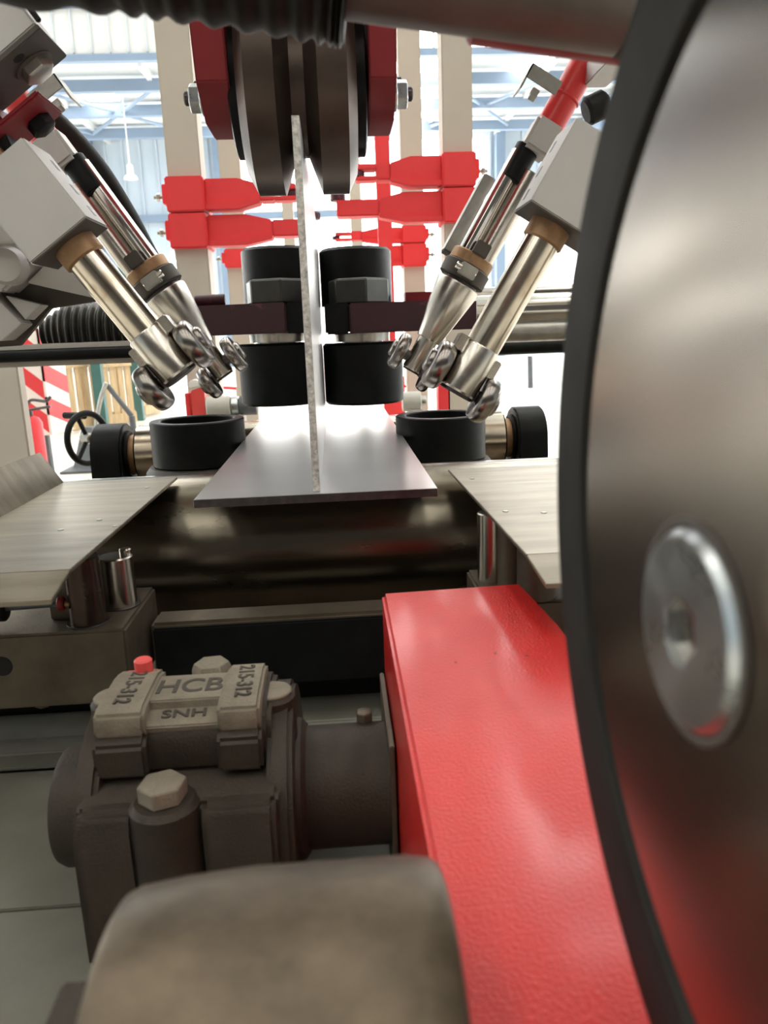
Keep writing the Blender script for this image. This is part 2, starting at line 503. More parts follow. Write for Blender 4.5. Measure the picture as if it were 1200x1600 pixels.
# ================================================================== SIDE GUIDE ROLLERS squeezing the web
def guide(s, lab):
    yb = 1.72
    RL = .0865
    xw = WX + s * (WT / 2 + RL + .001)
    zb, zt = at(430, 636, yb - RL).z, at(430, 536, yb).z
    if s > 0:
        zb -= .005; zt -= .005
    t = thing('web_guide_roller', lab, 'roller', V((xw, yb, zb)))
    lathe('lower_roller', (xw, yb, zb), (0, 0, 1), [(0, RL - .005), (.005, RL), (zt - zb - .005, RL), (zt - zb, RL - .005)], 'black_oxide', t, 64)
    za, zc = at(430, 521, yb).z, at(430, 476, yb).z
    if s > 0: za -= .006; zc -= .006
    lathe('journal', (xw, yb, zt - .002), (0, 0, 1), [(0, .045), (.004, .045), (.004, .06), (za - zt + .004, .06)], 'satin_steel', t, 32)
    xa = xw - s * .028
    xb = WX + s * .33
    prism('arm', [(xa, yb - .115, za), (xb, yb - .08, za), (xb, yb + .09, za), (xa, yb + .085, za)] if s > 0 else
          [(xa, yb - .115, za), (xa, yb + .085, za), (xb, yb + .09, za), (xb, yb - .06, za)], (0, 0, zc - za), 'maroon', t, .003)
    box2('arm_end_block', (xa, yb - .112, za - .001), (xa - s * .05, yb + .08, zc + .0005), 'black_oxide', t, .004)
    zn = at(430, 434, yb - .1).z
    if s > 0: zn -= .004
    hexa('nut', (xw - s * .006, yb - .04, zc), (0, 0, 1), .066, zn - zc, 'nut_steel', t, (math.cos(.30), math.sin(.30) * -1, 0), .05)
    ztop = at(430, 383, yb).z
    if s > 0: ztop -= .006
    Ru = .0795
    lathe('upper_roller', (xw - s * .006, yb + .075, zc), (0, 0, 1), [(0, Ru), (ztop - zc - .006, Ru), (ztop - zc, Ru - .006), (ztop - zc, .02)], 'black_oxide', t, 64)
    # pipe stub lying on the arm
    if s < 0:
        p0 = at(305, 470, yb + .05); p1 = at(352, 468, yb + .05)
        cyl('pipe_stub', p0, p1, .012, 'maroon', t, 20)
    else:
        p0 = at(632, 466, yb + .08); p1 = at(690, 464, yb + .08)
        box2('end_tab', p0 + V((0, -.02, -.012)), p1 + V((0, .02, .012)), 'red_dark', t)
    return t
guide(-1, 'black vertical guide roller on a maroon arm left of the web')
guide(1, 'black vertical guide roller on a maroon arm right of the web')

# ================================================================== FLANGE GUIDE CUPS
def cup(s, pxl, pxr, pyt, lab):
    y = 1.45
    a, b = at(pxl, pyt, y), at(pxr, pyt, y)
    r = (b.x - a.x) / 2
    c = (a + b) / 2
    t = thing('flange_guide_roller', lab, 'roller', V((c.x, y, c.z - .115)))
    h = .082
    ring('ring', (c.x, y, c.z - h), (0, 0, 1), r, r - .02, h, 'black_oxide', t, 64, .002)
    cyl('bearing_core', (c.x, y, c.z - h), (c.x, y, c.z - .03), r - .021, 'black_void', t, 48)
    lathe('base_disc', (c.x, y, c.z - h - .03), (0, 0, 1), [(0, r + .008), (.006, r + .014), (.018, r + .014), (.028, r + .006), (.03, r - .02)], 'alu_dark', t, 64)
    cyl('spindle', (c.x, y, c.z - .30), (c.x, y, c.z - h - .03), .04, 'black_oxide', t)
    return t
cup(-1, 234, 381, 655, 'black cup-shaped guide roller at the left flange edge')
cup(1, 618, 757, 647, 'black cup-shaped guide roller at the right flange edge')

# ================================================================== REAR CONVEYOR ROLLER
yr = 1.80
za, zb_ = at(215, 652, yr).z, at(740, 650, yr).z
zc_ = (za + zb_) / 2
rr = .066
c = V((0, yr, zc_ - rr - .004))
t = thing('rear_conveyor_roller', 'shiny steel roller between two black bearing blocks behind the guide cups', 'roller', c - V((0, 0, rr)))
xl, xr = at(203, 690, yr).x, at(797, 690, yr).x
cyl('drum', (xl + .02, yr, c.z), (xr - .02, yr, c.z), rr, 'stained_steel', t, 64, .004)
for s, x in ((-1, xl), (1, xr)):
    cyl('journal', (x - .03, yr, c.z), (x + .03, yr, c.z), rr * .7, 'bronze', t)
    xo = x - .038 if s < 0 else x + .038
    hb = .072
    prof = []
    for k in range(13):
        a = PI * k / 12
        prof.append((yr + math.cos(a) * .075, c.z + .005 + math.sin(a) * .068))
    prof += [(yr - .085, c.z - .11), (yr + .085, c.z - .11)]
    bb = prism('bearing_block', [V((xo - .034, a, b)) for a, b in prof], V((.068, 0, 0)), 'black_oxide', t, .004)
    ring('seal_ring', (xo + (-s) * .034, yr, c.z), (-s, 0, 0), .055, .047, .008, 'black_rubber', t, 36)
    box2('block_foot', (xo - .04, yr - .12, c.z - .13), (xo + .04, yr + .12, c.z - .105), 'black_oxide', t)
    hexa('foot_bolt', (xo, yr - .10, c.z - .105), (0, 0, 1), .014, .012, 'zinc', t)
box2('cross_member', (-.75, yr - .13, c.z - .20), (.7, yr + .13, c.z - .13), 'dusty_steel', t)

# ================================================================== LEAD-IN PLATES AND THEIR BLOCKS
def leadin(s, lab, lab2):
    zp = -.1955
    th = .004
    if s < 0:
        tip = atz(277, 745, zp); xe = tip.x; yf = tip.y; yb = atz(105, 890, zp).y; yl = .62; zl = at(80, 938, .62).z - CAM.z; xo = atz(107, 749, zp).x
        lipx = at(80, 938, yl).x
    else:
        tip = atz(700, 733, zp); xe = tip.x; yf = tip.y; yb = atz(825, 866, zp).y; yl = .58; zl = at(853, 913, .58).z - CAM.z; xo = .62
        lipx = at(853, 913, yl).x
    t = thing('lead_in_plate', lab, 'steel plate', V((xe, yf, Z(zp) - .03)))
    e = (0, 0, -th)
    f2 = lambda x, y, z: V((x, y, Z(z)))
    prism('table', [f2(xe, yf, zp), f2(xe - (.006 if s < 0 else -.006), yb, zp), f2(xo, yb, zp), f2(xo, yf, zp)], e, 'plate_steel', t, .0006)
    prism('front_lip', [f2(xe - (.006 if s < 0 else -.006), yb, zp), f2(lipx, yl, zl), f2(xo, yl, zl), f2(xo, yb, zp)], e, 'plate_steel', t, .0006)
    if s < 0:
        q = at(62, 706, yf)
        dx, dz = q.x - xo, q.z - Z(zp)
        prism('bent_flap', [f2(xo, yf, zp), f2(xo + dx, yf, zp + dz), f2(xo + dx * 1.1, yl, zp + dz * 1.1), f2(xo, yl, zp)], e, 'plate_steel', t, .0006)
    prism('stiffener', [f2(xe + s * .014, yf - .13, zp - th), f2(xe + s * .014, yf - .13, zp - .014), f2(xe + s * .018, yb + .02, zp - .014), f2(xe + s * .018, yb + .02, zp - th)], (s * .008, 0, 0), 'dusty_steel', t, .0008)
    for px, py in (((155, 812), (180, 822), (95, 828), (230, 762)) if s < 0 else ((790, 799), (850, 801), (738, 748))):
        q = atz(px, py, zp)
        cyl('rivet', q + V((0, 0, -.001)), q + V((0, 0, .0007)), .0032, 'galvanised', t, 14, .0003)
    # block with posts
    zt = -.30
    if s < 0:
        fc = atz(195, 983, zt); x0, x1, y0, y1 = -.75, fc.x, fc.y, .93
    else:
        x0, x1, y0, y1 = at(735, 905, .9).x, .7, .80, .93
    b = thing('post_block', lab2, 'steel block', V(((x0 + x1) / 2, y0, Z(-.44))))
    box2('block', (x0, y0, Z(-.385)), (x1, y1, Z(zt)), 'dusty_steel', b, .003)
    def post(px, py, ptop, r, m):
        q = atz(px, py, zt)
        zz = at(px, ptop, q.y).z
        cyl('post', q + V((0, 0, -.004)), V((q.x, q.y, zz)), r, m, b, 28)
        ring('post_seat', q + V((0, 0, .0002)), (0, 0, 1), r + .004, r, .0015, 'dark_edge', b, 28, .0003)
        return q
    if s < 0:
        q = atz(139, 972, zt)
        q1 = post(139, 972, 868, .019, 'oily_post')
        box2('tall_plate', q1 + V((-.045, .012, 0)), V((q1.x - .016, q1.y + .055, Z(zp) - .006)), 'dusty_steel', b)
        q2 = post(188, 945, 868, .02, 'satin_steel')
        cyl('tube', atz(205, 940, zt), V((atz(205, 940, zt).x, atz(205, 940, zt).y, at(205, 856, atz(205, 940, zt).y).z)), .007, 'satin_steel', b, 16)
        for px in (3,):
            q = at(px, 1041, y0)
            cyl('bore', q + V((0, -.0008, 0)), q + V((0, .003, 0)), .0115, 'black_void', b, 24)
        a = at(0, 1068, y0); c2 = at(98, 1082, y0)
        box2('under_strip', (x0, y0 + .002, c2.z - .012), (c2.x, y0 + .05, Z(-.385)), 'dusty_steel', b)
        hexa('strip_bolt', (at(58, 1085, y0).x, y0 + .012, c2.z - .012), (0, 0, -1), .009, .008, 'dusty_steel', b)
        cyl('pin', (at(147, 1060, y0).x, y0 + .012, Z(-.385)), (at(147, 1060, y0).x, y0 + .012, Z(-.395)), .007, 'dusty_steel', b, 16)
        p0, p1 = at(-60, 955, y0 + .02), at(95, 943, y0 + .02)
        ts = thing('air_line', 'thin black air line ending in a red collar under the left plate', 'hose', p0)
        cyl('line', p0, p1, .0035, 'dark_grey', ts, 14)
        cyl('collar', p1 - V((.003, 0, 0)), p1 + V((.004, 0, 0)), .008, 'red_dark', ts, 20)
        cyl('fitting', p1 + V((.004, 0, 0)), p1 + V((.014, .0, -.002)), .004, 'bronze', ts, 12)
        cyl('coupling', p0, at(10, 952, y0 + .02), .013, 'black_rubber', ts, 20)
    else:
        for px, py, r, m in ((768, 905, .017, 'satin_steel'), (800, 912, .017, 'dusty_steel'), (838, 930, .022, 'dusty_steel')):
            q = atz(px, py, zt)
            cyl('post', V((q.x, q.y, Z(zt) - .002)), V((q.x, q.y, Z(zp) - (.02 if px < 790 else .005))), r, m, b, 24)
leadin(-1, 'large dull steel lead-in plate with a bent-up flap at left', 'grey steel block with two upright posts under the left plate')
leadin(1, 'dull steel lead-in plate at right beside the big black-rimmed wheel', 'steel block with posts below the right lead-in plate')

# cross bar in front of the roller
a = at(224, 976, .87)
a.x = max(a.x, -.234)
t = thing('cross_bar', 'dark flat cross bar in front of the support roller', 'steel bar', V((.1, .90, Z(BED))))
box2('bar', (a.x, .87, a.z - .075), (.155, .915, a.z), 'dusty_steel', t, .004)
box2('dark_front_sheet', (a.x + .003, .865, a.z - .085), (.155, .871, a.z - .005), 'black_oxide', t, .002)  # black sheet paints the unlit front face of the bar
for x in (a.x + .05, .10):
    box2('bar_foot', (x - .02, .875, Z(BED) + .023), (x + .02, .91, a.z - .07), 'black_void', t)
q = at(72, 1130, .93)
t = tag(cyl('red_rod', q + V((-.03, 0, -.022)), q + V((.03, .03, .02)), .011, 'plastic_red', None, 20), 'short slanted red rod end behind the bearing block', 'rod')

# ================================================================== BEARING BLOCK (plummer block)
YC = .600
zt = -.275
xL, xR = at(158, 1090, .585).x, at(425, 1090, .585).x
zs = at(530, 1237, YC).z                   # shaft centre
pb = thing('bearing_block', 'dusty cast-iron split bearing housing with raised lettering HCB', 'bearing housing', V(((xL + xR) / 2, YC, Z(BED))))
def xpr(name, x0, x1, prof, m, bev=.003, seg=2):
    return prism(name, [V((x0, a, Z(b))) for a, b in prof], V((x1 - x0, 0, 0)), m, pb, bev, 40, seg)
led = -.338
# lower half with front column face, upper cap
low = xpr('lower_housing', xL - .008, xR + .006, [(.52, BED), (.52, led - .004), (.525, led), (.68, led), (.68, BED)], 'cast_iron', .004)
cap = xpr('cap', xL, xR, [(.562, led), (.560, -.312), (.563, -.299), (.570, -.293), (.585, -.289), (.62, -.289), (.645, -.293), (.656, -.305), (.656, led)], 'cast_iron', .004)
# rounded waist of the lower housing, right and left of the bolt boss
for xa, xb in ((xL - .006, at(214, 1300, .515).x), (at(318, 1300, .515).x, xR + .004)):
    xpr('housing_rib', xa, xb, [(.508, BED), (.508, led - .012), (.515, led - .002), (.54, led - .001), (.54, BED)], 'cast_iron', .004)
# bolt boss with hexagon bolt at the near side
qb = atz(257, 1252, led)
cyl('bolt_boss', V((qb.x, qb.y, Z(BED) + .01)), V((qb.x, qb.y, Z(led) + .002)), .026, 'cast_iron', pb, 40, .004)
hb = hexa('cap_bolt', V((qb.x - .001, qb.y + .002, Z(led) + .002)), (0, 0, 1), .0185, .014, 'cast_dust', pb, (1, .35, 0), .1)
qf = at(330, 1058, .665)
hexa('cap_bolt', V((qf.x, .672, qf.z - .012)), (0, 0, 1), .0185, .024, 'cast_dust', pb, (1, .1, 0), .25)
cyl('bolt_boss', V((qf.x, .672, Z(BED) + .01)), V((qf.x, .672, qf.z - .018)), .026, 'cast_iron', pb, 32, .004)
# saddle bands over the cap that carry the cast numbers
def band(x0, x1, far):
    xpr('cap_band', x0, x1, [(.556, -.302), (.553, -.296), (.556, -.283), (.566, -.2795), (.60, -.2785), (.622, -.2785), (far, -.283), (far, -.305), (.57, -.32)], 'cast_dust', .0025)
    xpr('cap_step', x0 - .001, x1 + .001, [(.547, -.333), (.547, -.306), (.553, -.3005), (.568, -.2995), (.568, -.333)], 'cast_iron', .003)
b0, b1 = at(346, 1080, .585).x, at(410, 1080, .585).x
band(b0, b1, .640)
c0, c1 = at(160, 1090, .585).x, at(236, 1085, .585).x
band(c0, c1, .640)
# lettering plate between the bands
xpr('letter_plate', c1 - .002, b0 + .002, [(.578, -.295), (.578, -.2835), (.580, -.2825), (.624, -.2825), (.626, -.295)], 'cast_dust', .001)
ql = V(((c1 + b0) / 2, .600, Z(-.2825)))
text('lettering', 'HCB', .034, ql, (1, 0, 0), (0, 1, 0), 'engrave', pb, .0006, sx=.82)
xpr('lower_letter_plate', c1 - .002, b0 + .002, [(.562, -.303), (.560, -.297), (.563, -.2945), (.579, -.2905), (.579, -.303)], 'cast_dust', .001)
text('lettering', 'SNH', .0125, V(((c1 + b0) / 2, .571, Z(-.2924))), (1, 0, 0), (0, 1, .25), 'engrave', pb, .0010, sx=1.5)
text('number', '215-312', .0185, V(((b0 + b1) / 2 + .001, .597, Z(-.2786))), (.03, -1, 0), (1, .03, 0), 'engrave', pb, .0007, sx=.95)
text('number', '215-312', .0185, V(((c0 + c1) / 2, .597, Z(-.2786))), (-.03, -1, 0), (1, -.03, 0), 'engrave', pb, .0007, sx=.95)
# corner lugs
for px, py, y in ((178, 1086, .595), (425, 1077, .60)):
    q = at(px, py, y)
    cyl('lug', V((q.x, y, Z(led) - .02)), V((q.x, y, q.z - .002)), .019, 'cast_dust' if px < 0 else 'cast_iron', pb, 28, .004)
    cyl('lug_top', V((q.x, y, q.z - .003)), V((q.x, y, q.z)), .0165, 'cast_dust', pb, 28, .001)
# grease plug
q = at(226, 1054, .632)
box('plug_seat', q + V((-.003, .0, -.006)), (.03, .02, .014), 'plastic_red', pb, None, .002)
cyl('grease_plug', q, q + V((0, 0, .015)), .0078, 'plastic_red', pb, 20)
# side flanges and end cover, all on the shaft axis
def side_flange(x0, x1, r, zlow):
    prof = []
    for k in range(17):
        a = PI * k / 16
        prof.append((YC + .012 + math.cos(a) * r, zs - CAM.z + math.sin(a) * r))
    prof = [(YC + .012 + r, BED)] + prof + [(YC + .012 - r, BED)]
    return xpr('side_flange', x0, x1, prof, 'cast_iron', .004)
side_flange(xL - .014, xL + .004, .094, BED)
side_flange(xR - .004, xR + .016, .094, BED)
sc = V((0, YC + .012, zs))
lathe('end_cover', sc + V((xL - .014, -.012, .006)), (-1, 0, 0), [(0, .050), (.024, .050), (.030, .047), (.033, .040), (.033, 0)], 'cast_iron', pb, 56)
t = thing('drive_shaft', 'thick dark shaft between the bearing housing and the long red beam', 'shaft', sc + V((xR + .05, 0, -.05)))
xa = .032
cyl('shaft', sc + V((xR - .02, 0, 0)), sc + V((xa, 0, 0)), .052, 'cast_iron', t, 56, .002)
lathe('shaft_collar', sc + V((xR + .014, 0, 0)), (1, 0, 0), [(0, .060), (.006, .059), (.01, .054)], 'cast_iron', t, 48)
hexa('set_screw', sc + V((xa - .022, .02, .05)), (0, 0, 1), .008, .009, 'dusty_steel', t)
box2('mount_plate', sc + V((xa - .004, -.055, -.09)), sc + V((xa, .085, .065)), 'dusty_steel', t, .001)

# ================================================================== RED ARM
az = -.25
p_far = atz(585, 921, az); p_fr = atz(815, 912, az); p_ch = atz(880, 982, az)
xl_, xr_ = .034, p_ch.x
t = thing('red_carrier_beam', 'long red painted steel beam with a cut corner in the foreground', 'machine beam', V(((xl_ + xr_) / 2, .4, Z(BED))))
prism('beam', [V(q) for q in ((xl_, -.05, Z(az)), (xl_, .715, Z(az)), (p_fr.x, .722, Z(az)), (xr_, .615, Z(az)), (xr_, -.05, Z(az)))], V((0, 0, BED - az)), 'red_paint', t, .0035, 35, 3)
for px, py in ((774, 1021), (823, 1025), (712, 1035)):
    q = atz(px, py, az)
    cyl('paint_chip', q - V((0, 0, .001)), q + V((0, 0, .0003)), .0016 if px > 800 else .0012, 'red_dark', t, 9, .0001)

# ================================================================== NEAR DRIVE ROLLER
Rn = .07
nc = V((0, .2075, Z(-.2466)))
t = thing('drive_roller', 'worn brown steel drive roller nearest the camera at the bottom', 'roller', V((-.025, nc.y, Z(BED))))
x0, x1 = -.083, .029
L = x1 - x0
lathe('roller', nc + V((x0, 0, 0)), (1, 0, 0), [(0, .02), (0, Rn - .008), (.0012, Rn - .0052), (.004, Rn - .0038), (.02, Rn - .0016), (.045, Rn), (L - .012, Rn), (L - .004, Rn - .0012), (L - .001, Rn - .003), (L, Rn - .006), (L, .02)], 'drive_roller', t, 128)
ring('rim_bead', nc + V((x0 - .0015, 0, 0)), (1, 0, 0), Rn - .012, Rn - .02, .004, 'cast_dust', t, 96, .0012)
cyl('axle', nc + V((x0 - .03, 0, 0)), nc + V((x1 + .003, 0, 0)), .016, 'dusty_steel', t)
box2('axle_bracket', nc + V((x0 - .026, -.03, -.1)), nc + V((x0 - .01, .03, .024)), 'cast_iron', t)
box2('bracket_post', nc + V((x0 - .026, -.03, 0)) * 1 + V((0, 0, -.09)), (x0 - .01, nc.y + .03, Z(BED)), 'cast_iron', t)

# ================================================================== BIG WHEEL AT RIGHT
wx = .085
wcn = V((wx, .129, Z(-.052)))
Ro, Ri = .1715, .1372
t = thing('rimmed_wheel', 'large steel wheel with a black rim filling the right edge', 'wheel', V((wx + .03, wcn.y, wcn.z - Ro)))
lathe('tire', wcn + V((.060, 0, 0)), (-1, 0, 0), [(0, Ri + .004), (0, Ro - .004), (.004, Ro), (.052, Ro), (.0575, Ro - .001), (.0588, Ro - .003), (.0595, Ri + .010), (.0585, Ri + .003), (.052, Ri), (.002, Ri)], 'wheel_tire', t, 160, 25)
disc = lathe('disc', wcn + V((.056, 0, 0)), (-1, 0, 0), [(0, .02), (0, Ri), (.052, Ri), (.0535, Ri - .002), (.0535, .016), (.0525, .015), (.0525, .012)], 'wheel_face', t, 160, 25)
lathe('hub', wcn + V((.056, 0, 0)), (-1, 0, 0), [(0, .0), (0, .0145), (.056, .0145), (.058, .013), (.058, 0)], 'satin_steel', t, 64)
scr = V((0, .0505, -.0253))
sr = .0262
for k in range(2):
    a = k * PI
    q = wcn + V((0, scr.y * math.cos(a) - scr.z * math.sin(a), scr.y * math.sin(a) + scr.z * math.cos(a)))
    sk = lathe('flat_head_screw', q + V((.006, 0, 0)), (-1, 0, 0), [(0, sr), (.0045, sr), (.0065, sr - .0018), (.0065, .0098), (.0052, .0096), (.001, .0096)], 'zinc', t, 96, 25)
    ring('countersink', q + V((.0024, 0, 0)), (-1, 0, 0), sr + .0028, sr + .0004, .0012, 'alu_dark', sk, 64, .0003)
    # hexagon socket: a recessed six-sided well
    bm = bmesh.new()
    n6 = 48
    rows = []
    for xx, kind in ((-.0004, 'c'), (-.0002, 'h'), (.0050, 'h')):
        rw = []
        for i in range(n6):
            th = 2 * PI * i / n6 + .25
            rr_ = .0098 if kind == 'c' else .0088 * math.cos(PI / 6) / math.cos(((th - .25) % (PI / 3)) - PI / 6)
            rw.append(bm.verts.new(q + V((xx, math.cos(th) * rr_, math.sin(th) * rr_))))
        rows.append(rw)
    for A, B in zip(rows, rows[1:]):
        for i in range(n6):
            bm.faces.new((A[i], A[(i + 1) % n6], B[(i + 1) % n6], B[i]))
    bm.faces.new(rows[-1])
    finish('hex_socket', bm, 'zinc', sk, 20)
cyl('axle', wcn + V((.05, 0, 0)), wcn + V((.25, 0, 0)), .03, 'dusty_steel', t)

# ================================================================== HOSE AND PIPE ACROSS THE TOP
hr = .037
pts = [V((-.42, .46, Z(.222))), V((-.145, .45, Z(.204))), V((-.065, .45, Z(.196))), V((.0, .45, Z(.186))), V((.018, .45, Z(.183)))]
n = 0
bmh = tube('corrugated_hose', pts, hr, 'black_rubber', None, 32, 26, rfun=lambda i: hr - .0016 + .0016 * math.sin(i * 1.02))
tag(bmh, 'black ribbed hose crossing the top edge of the view', 'hose')
ta = thing('grey_pipe', 'blurred grey pipe with rust running along the top right', 'pipe', V((.1, .45, Z(.15))))
pa, pb_ = V((.012, .45, Z(.187))), V((.34, .44, Z(.138)))
cyl('pipe', pa, pb_, .0265, 'pipe_grey', ta, 40, .003)
dpp = (pb_ - pa).normalized()
cyl('rusty_collar', pa + dpp * .150, pa + dpp * .172, .0270, 'rust', ta, 40, .001)
cyl('red_sleeve', pa + dpp * .072 + V((0, .010, -.0032)), pa + dpp * .19 + V((0, .010, -.0032)), .0235, 'red_dark', ta, 32, .002)

# ================================================================== GUIDE RODS AND TORCHES (left and right)
class Frame:
    """local frame of an inclined arm: a along the arm upwards, b towards the beam, y along the machine"""
    def __init__(s, tip, top):
        s.o = V(tip)
        s.a = (V(top) - V(tip))
        s.a.y = 0
        s.a.normalize()
        s.y = V((0, 1, 0))
        s.b = s.a.cross(s.y)
        if s.b.x * (1 if tip[0] < 0 else -1) < 0: s.b = -s.b
        s.R = Matrix((s.b, s.y, s.a)).transposed()
    def P(s, a, b=0, y=0):
        return s.o + s.a * a + s.b * b + s.y * y
def fbox(f, name, a0, a1, b0, b1, y0, y1, m, parent, bev=.0015):
    return box(name, f.P((a0+a1)/2, (b0+b1)/2, (y0+y1)/2), (abs(b1-b0), abs(y1-y0), abs(a1-a0)), m, parent, f.R, bev)
def follower(f, a, b, sgn, parent, r=.032, h=.022):
    # rounded cam-follower wheel on a stud, axle along b
    p = f.P(a, b)
    d = f.b * sgn
    prof = [(0, r * .5)]
    for k in range(13):                      # rounded tread
        th = -PI / 2 + PI * k / 12
        prof.append((h * (.5 + .5 * math.sin(th)), r * (.82 + .18 * math.cos(th))))
    prof += [(h * 1.04, r * .62), (h * 1.06, r * .5), (h * 1.22, r * .48), (h * 1.32, r * .40), (h * 1.36, r * .2), (h * 1.36, 0)]
    o = lathe('follower_wheel', p - d * h / 2, d, prof, 'polished_wheel', parent, 64, 40)
    cyl('stud', p - d * (abs(b) - .012), p - d * h / 2, r * .3, 'dark_edge', parent, 20)
    return o
def guide_rod(tip, top, B, lab):
    f = Frame(tip, top)
    side = 'left' if tip[0] < 0 else 'right'
    t = thing('guide_rod', lab, 'guide rod', f.P(0))
    cyl('rod', f.P(.05), f.P(B + .02), .0228, 'stained_steel', t, 48, .001)
    lathe('sleeve', f.P(-.004), f.a, [(0, .0225), (.003, .0252), (.062, .0255), (.064, .0245)], 'satin_steel', t, 48)
    lathe('tip_plug', f.P(-.008), f.a, [(0, .0215), (.001, .0228), (.006, .0228)], 'dark_edge', t, 40)
    fbox(f, 'key_tab', .042, .062, .018, .034, -.012, .012, 'satin_steel', t)
    fbox(f, 'key_tab', .030, .054, -.032, -.018, -.010, .012, 'satin_steel', t)
    follower(f, .003, -.037, -1, t, .031)
    follower(f, .014, .037, 1, t, .032)
    lathe('bronze_bush', f.P(B - .024), f.a, [(0, .024), (.002, .0262), (.03, .0262)], 'bronze', t, 40)
    b = thing('clamp_block', 'pale aluminium clamp block gripping the %s guide rod' % side, 'clamp block', f.P(B))
    b0, b1 = (-.044, .040) if side == 'left' else (-.070, .044)
    fbox(f, 'block', B, B + .105, b0, b1, -.045, .040, 'aluminium', b, .002)
    fbox(f, 'dark_underside', B - .0015, B + .0005, b0 + .001, b1 - .001, -.044, .039, 'alu_dark', b, .0004)  # dark sheet paints the shade on the block's bottom face
    for aa in (.012, .042, .075):
        fbox(f, 'slot', B + aa, B + aa + .014, b1 - .0015, b1 + .0004, .010, .020, 'dark_edge', b, .0003)
    return f, t, b
def torch(tip, top, lab):
    f = Frame(tip, top)
    left = tip[0] < 0
    t = thing('torch_nozzle', lab, 'torch', f.P(0))
    lathe('tip', f.P(0), f.a, [(0, .0155), (.002, .0168), (.07, .0168)], 'satin_steel', t, 40)
    lathe('tip_plug', f.P(-.003), f.a, [(0, .015), (.005, .0155)], 'dark_edge', t, 32)
    lathe('cone', f.P(.056), f.a, [(0, .018), (0, .0198), (.002, .0208), (.098, .0375), (.101, .0365), (.101, .02)], 'satin_steel', t, 56)
    lathe('neck', f.P(.155), f.a, [(0, .03), (.012, .03)], 'dark_edge', t, 40)
    lathe('clamp_ring', f.P(.163), f.a, [(0, .037), (.002, .0395), (.024, .0395), (.026, .037)], 'alu_dark', t, 48)
    lathe('bronze_collar', f.P(.188), f.a, [(0, .033), (.002, .036), (.018, .036), (.020, .034)], 'bronze', t, 40)
    fbox(f, 'ring_lug', .166, .186, -.012, .016, -.052, -.034, 'galvanised', t)
    cyl('clamp_screw', f.P(.176, -.012, -.046), f.P(.176, .024, -.046), .006, 'chrome', t, 16)
    follower(f, .004, -.028, -1, t, .028, .018)
    follower(f, .018, .033, 1, t, .031, .019)
    cyl('chrome_rod', f.P(.205, .014), f.P(.38, .014), .0150, 'chrome', t, 36)
    cyl('chrome_rod', f.P(.205, -.016, -.004), f.P(.36, -.016, -.004), .0165, 'satin_steel', t, 36)
    fbox(f, 'spring_catch', .206, .228, -.014, .010, -.04, -.016, 'alu_dark', t)
    cyl('black_joint', f.P(.335, .008), f.P(.392, .008), .0195, 'black_oxide', t, 32)
    fbox(f, 'pale_bracket', .385, .435, -.026, .020, -.03, .02, 'aluminium', t, .005)
    cyl('red_tube', f.P(.43, -.006), f.P(.62, -.006), .0225, 'red_smooth', t, 40)
    cyl('red_cuff', f.P(.478, -.006), f.P(.483, -.006), .0245, 'red_smooth', t, 40)
    if not left:
        fbox(f, 'side_block', .20, .335, .026, .046, .035, .085, 'galvanised', t)
        fbox(f, 'side_block_face', .1985, .2005, .027, .045, .036, .084, 'alu_dark', t, .0004)
    # bent strip clip sticking out over the beam
    fbox(f, 'strip_clip', .470, .492, .012, .066, -.02, -.017, 'galvanised', t, .0008)
    fbox(f, 'strip_clip_return', .452, .492, .063, .066, -.02, .03, 'galvanised', t, .0008)
    hexa('clip_nut', f.P(.462, .035, .0), f.b, .011, .012, 'galvanised', t)
    return f, t
fL, rodL, blkL = guide_rod(at(278, 581, .99), at(112, 378, .99), .190, 'inclined polished guide rod with two roller wheels left of the web')
fR, rodR, blkR = guide_rod(at(716, 607, .99), at(861, 353, .99), .228, 'inclined polished guide rod with two roller wheels right of the web')
gL, torL = torch(at(351, 586, 1.3), at(198, 379, 1.3), 'cone-shaped steel torch nozzle with red tube on the left side')
gR, torR = torch(at(643, 578, 1.3), at(753, 378, 1.3), 'cone-shaped steel torch nozzle with red tube on the right side')

# upper left housing with bolt and red bracket
f = Frame(at(60, 40, .94), at(60, 40, .94) + fL.a)
t = thing('torch_housing', 'pale metal housing with a bolt in its shade-darkened underside at top left', 'housing', f.P(0))
fbox(f, 'housing', 0.003, .2, -.26, -.001, 0, .085, 'aluminium', t, .002)
fbox(f, 'dark_underside', -.003, .003, -.26, 0, 0, .086, 'alu_dark', t, .001)  # dark layer paints the shade under the housing
hexa('bolt', f.P(-.003, -.035, .052), -f.a, .019, .013, 'galvanised', t)
cyl('washer', f.P(-.003, -.035, .052), f.P(-.005, -.035, .052), .024, 'alu_dark', t, 28)
cyl('hole', f.P(-.0025, -.04, .018), f.P(-.0035, -.04, .018), .007, 'black_void', t, 20)
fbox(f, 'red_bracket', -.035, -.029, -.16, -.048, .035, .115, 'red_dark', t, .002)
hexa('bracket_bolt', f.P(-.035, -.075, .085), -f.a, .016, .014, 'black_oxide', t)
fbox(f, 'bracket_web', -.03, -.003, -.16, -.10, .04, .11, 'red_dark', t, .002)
cyl('edge_cable', f.P(.0, .004, -.004), f.P(.18, .006, -.004), .003, 'black_rubber', t, 10)
# black cable hose hanging from the left torch
t = tag(tube('cable_hose', [at(60, 175, 1.4), at(95, 200, 1.4), at(150, 262, 1.4), at(198, 338, 1.4), at(228, 395, 1.4), at(248, 430, 1.4)], .0185, 'black_rubber', None, 20, 8), 'thick black cable hose hanging beside the left torch', 'hose')
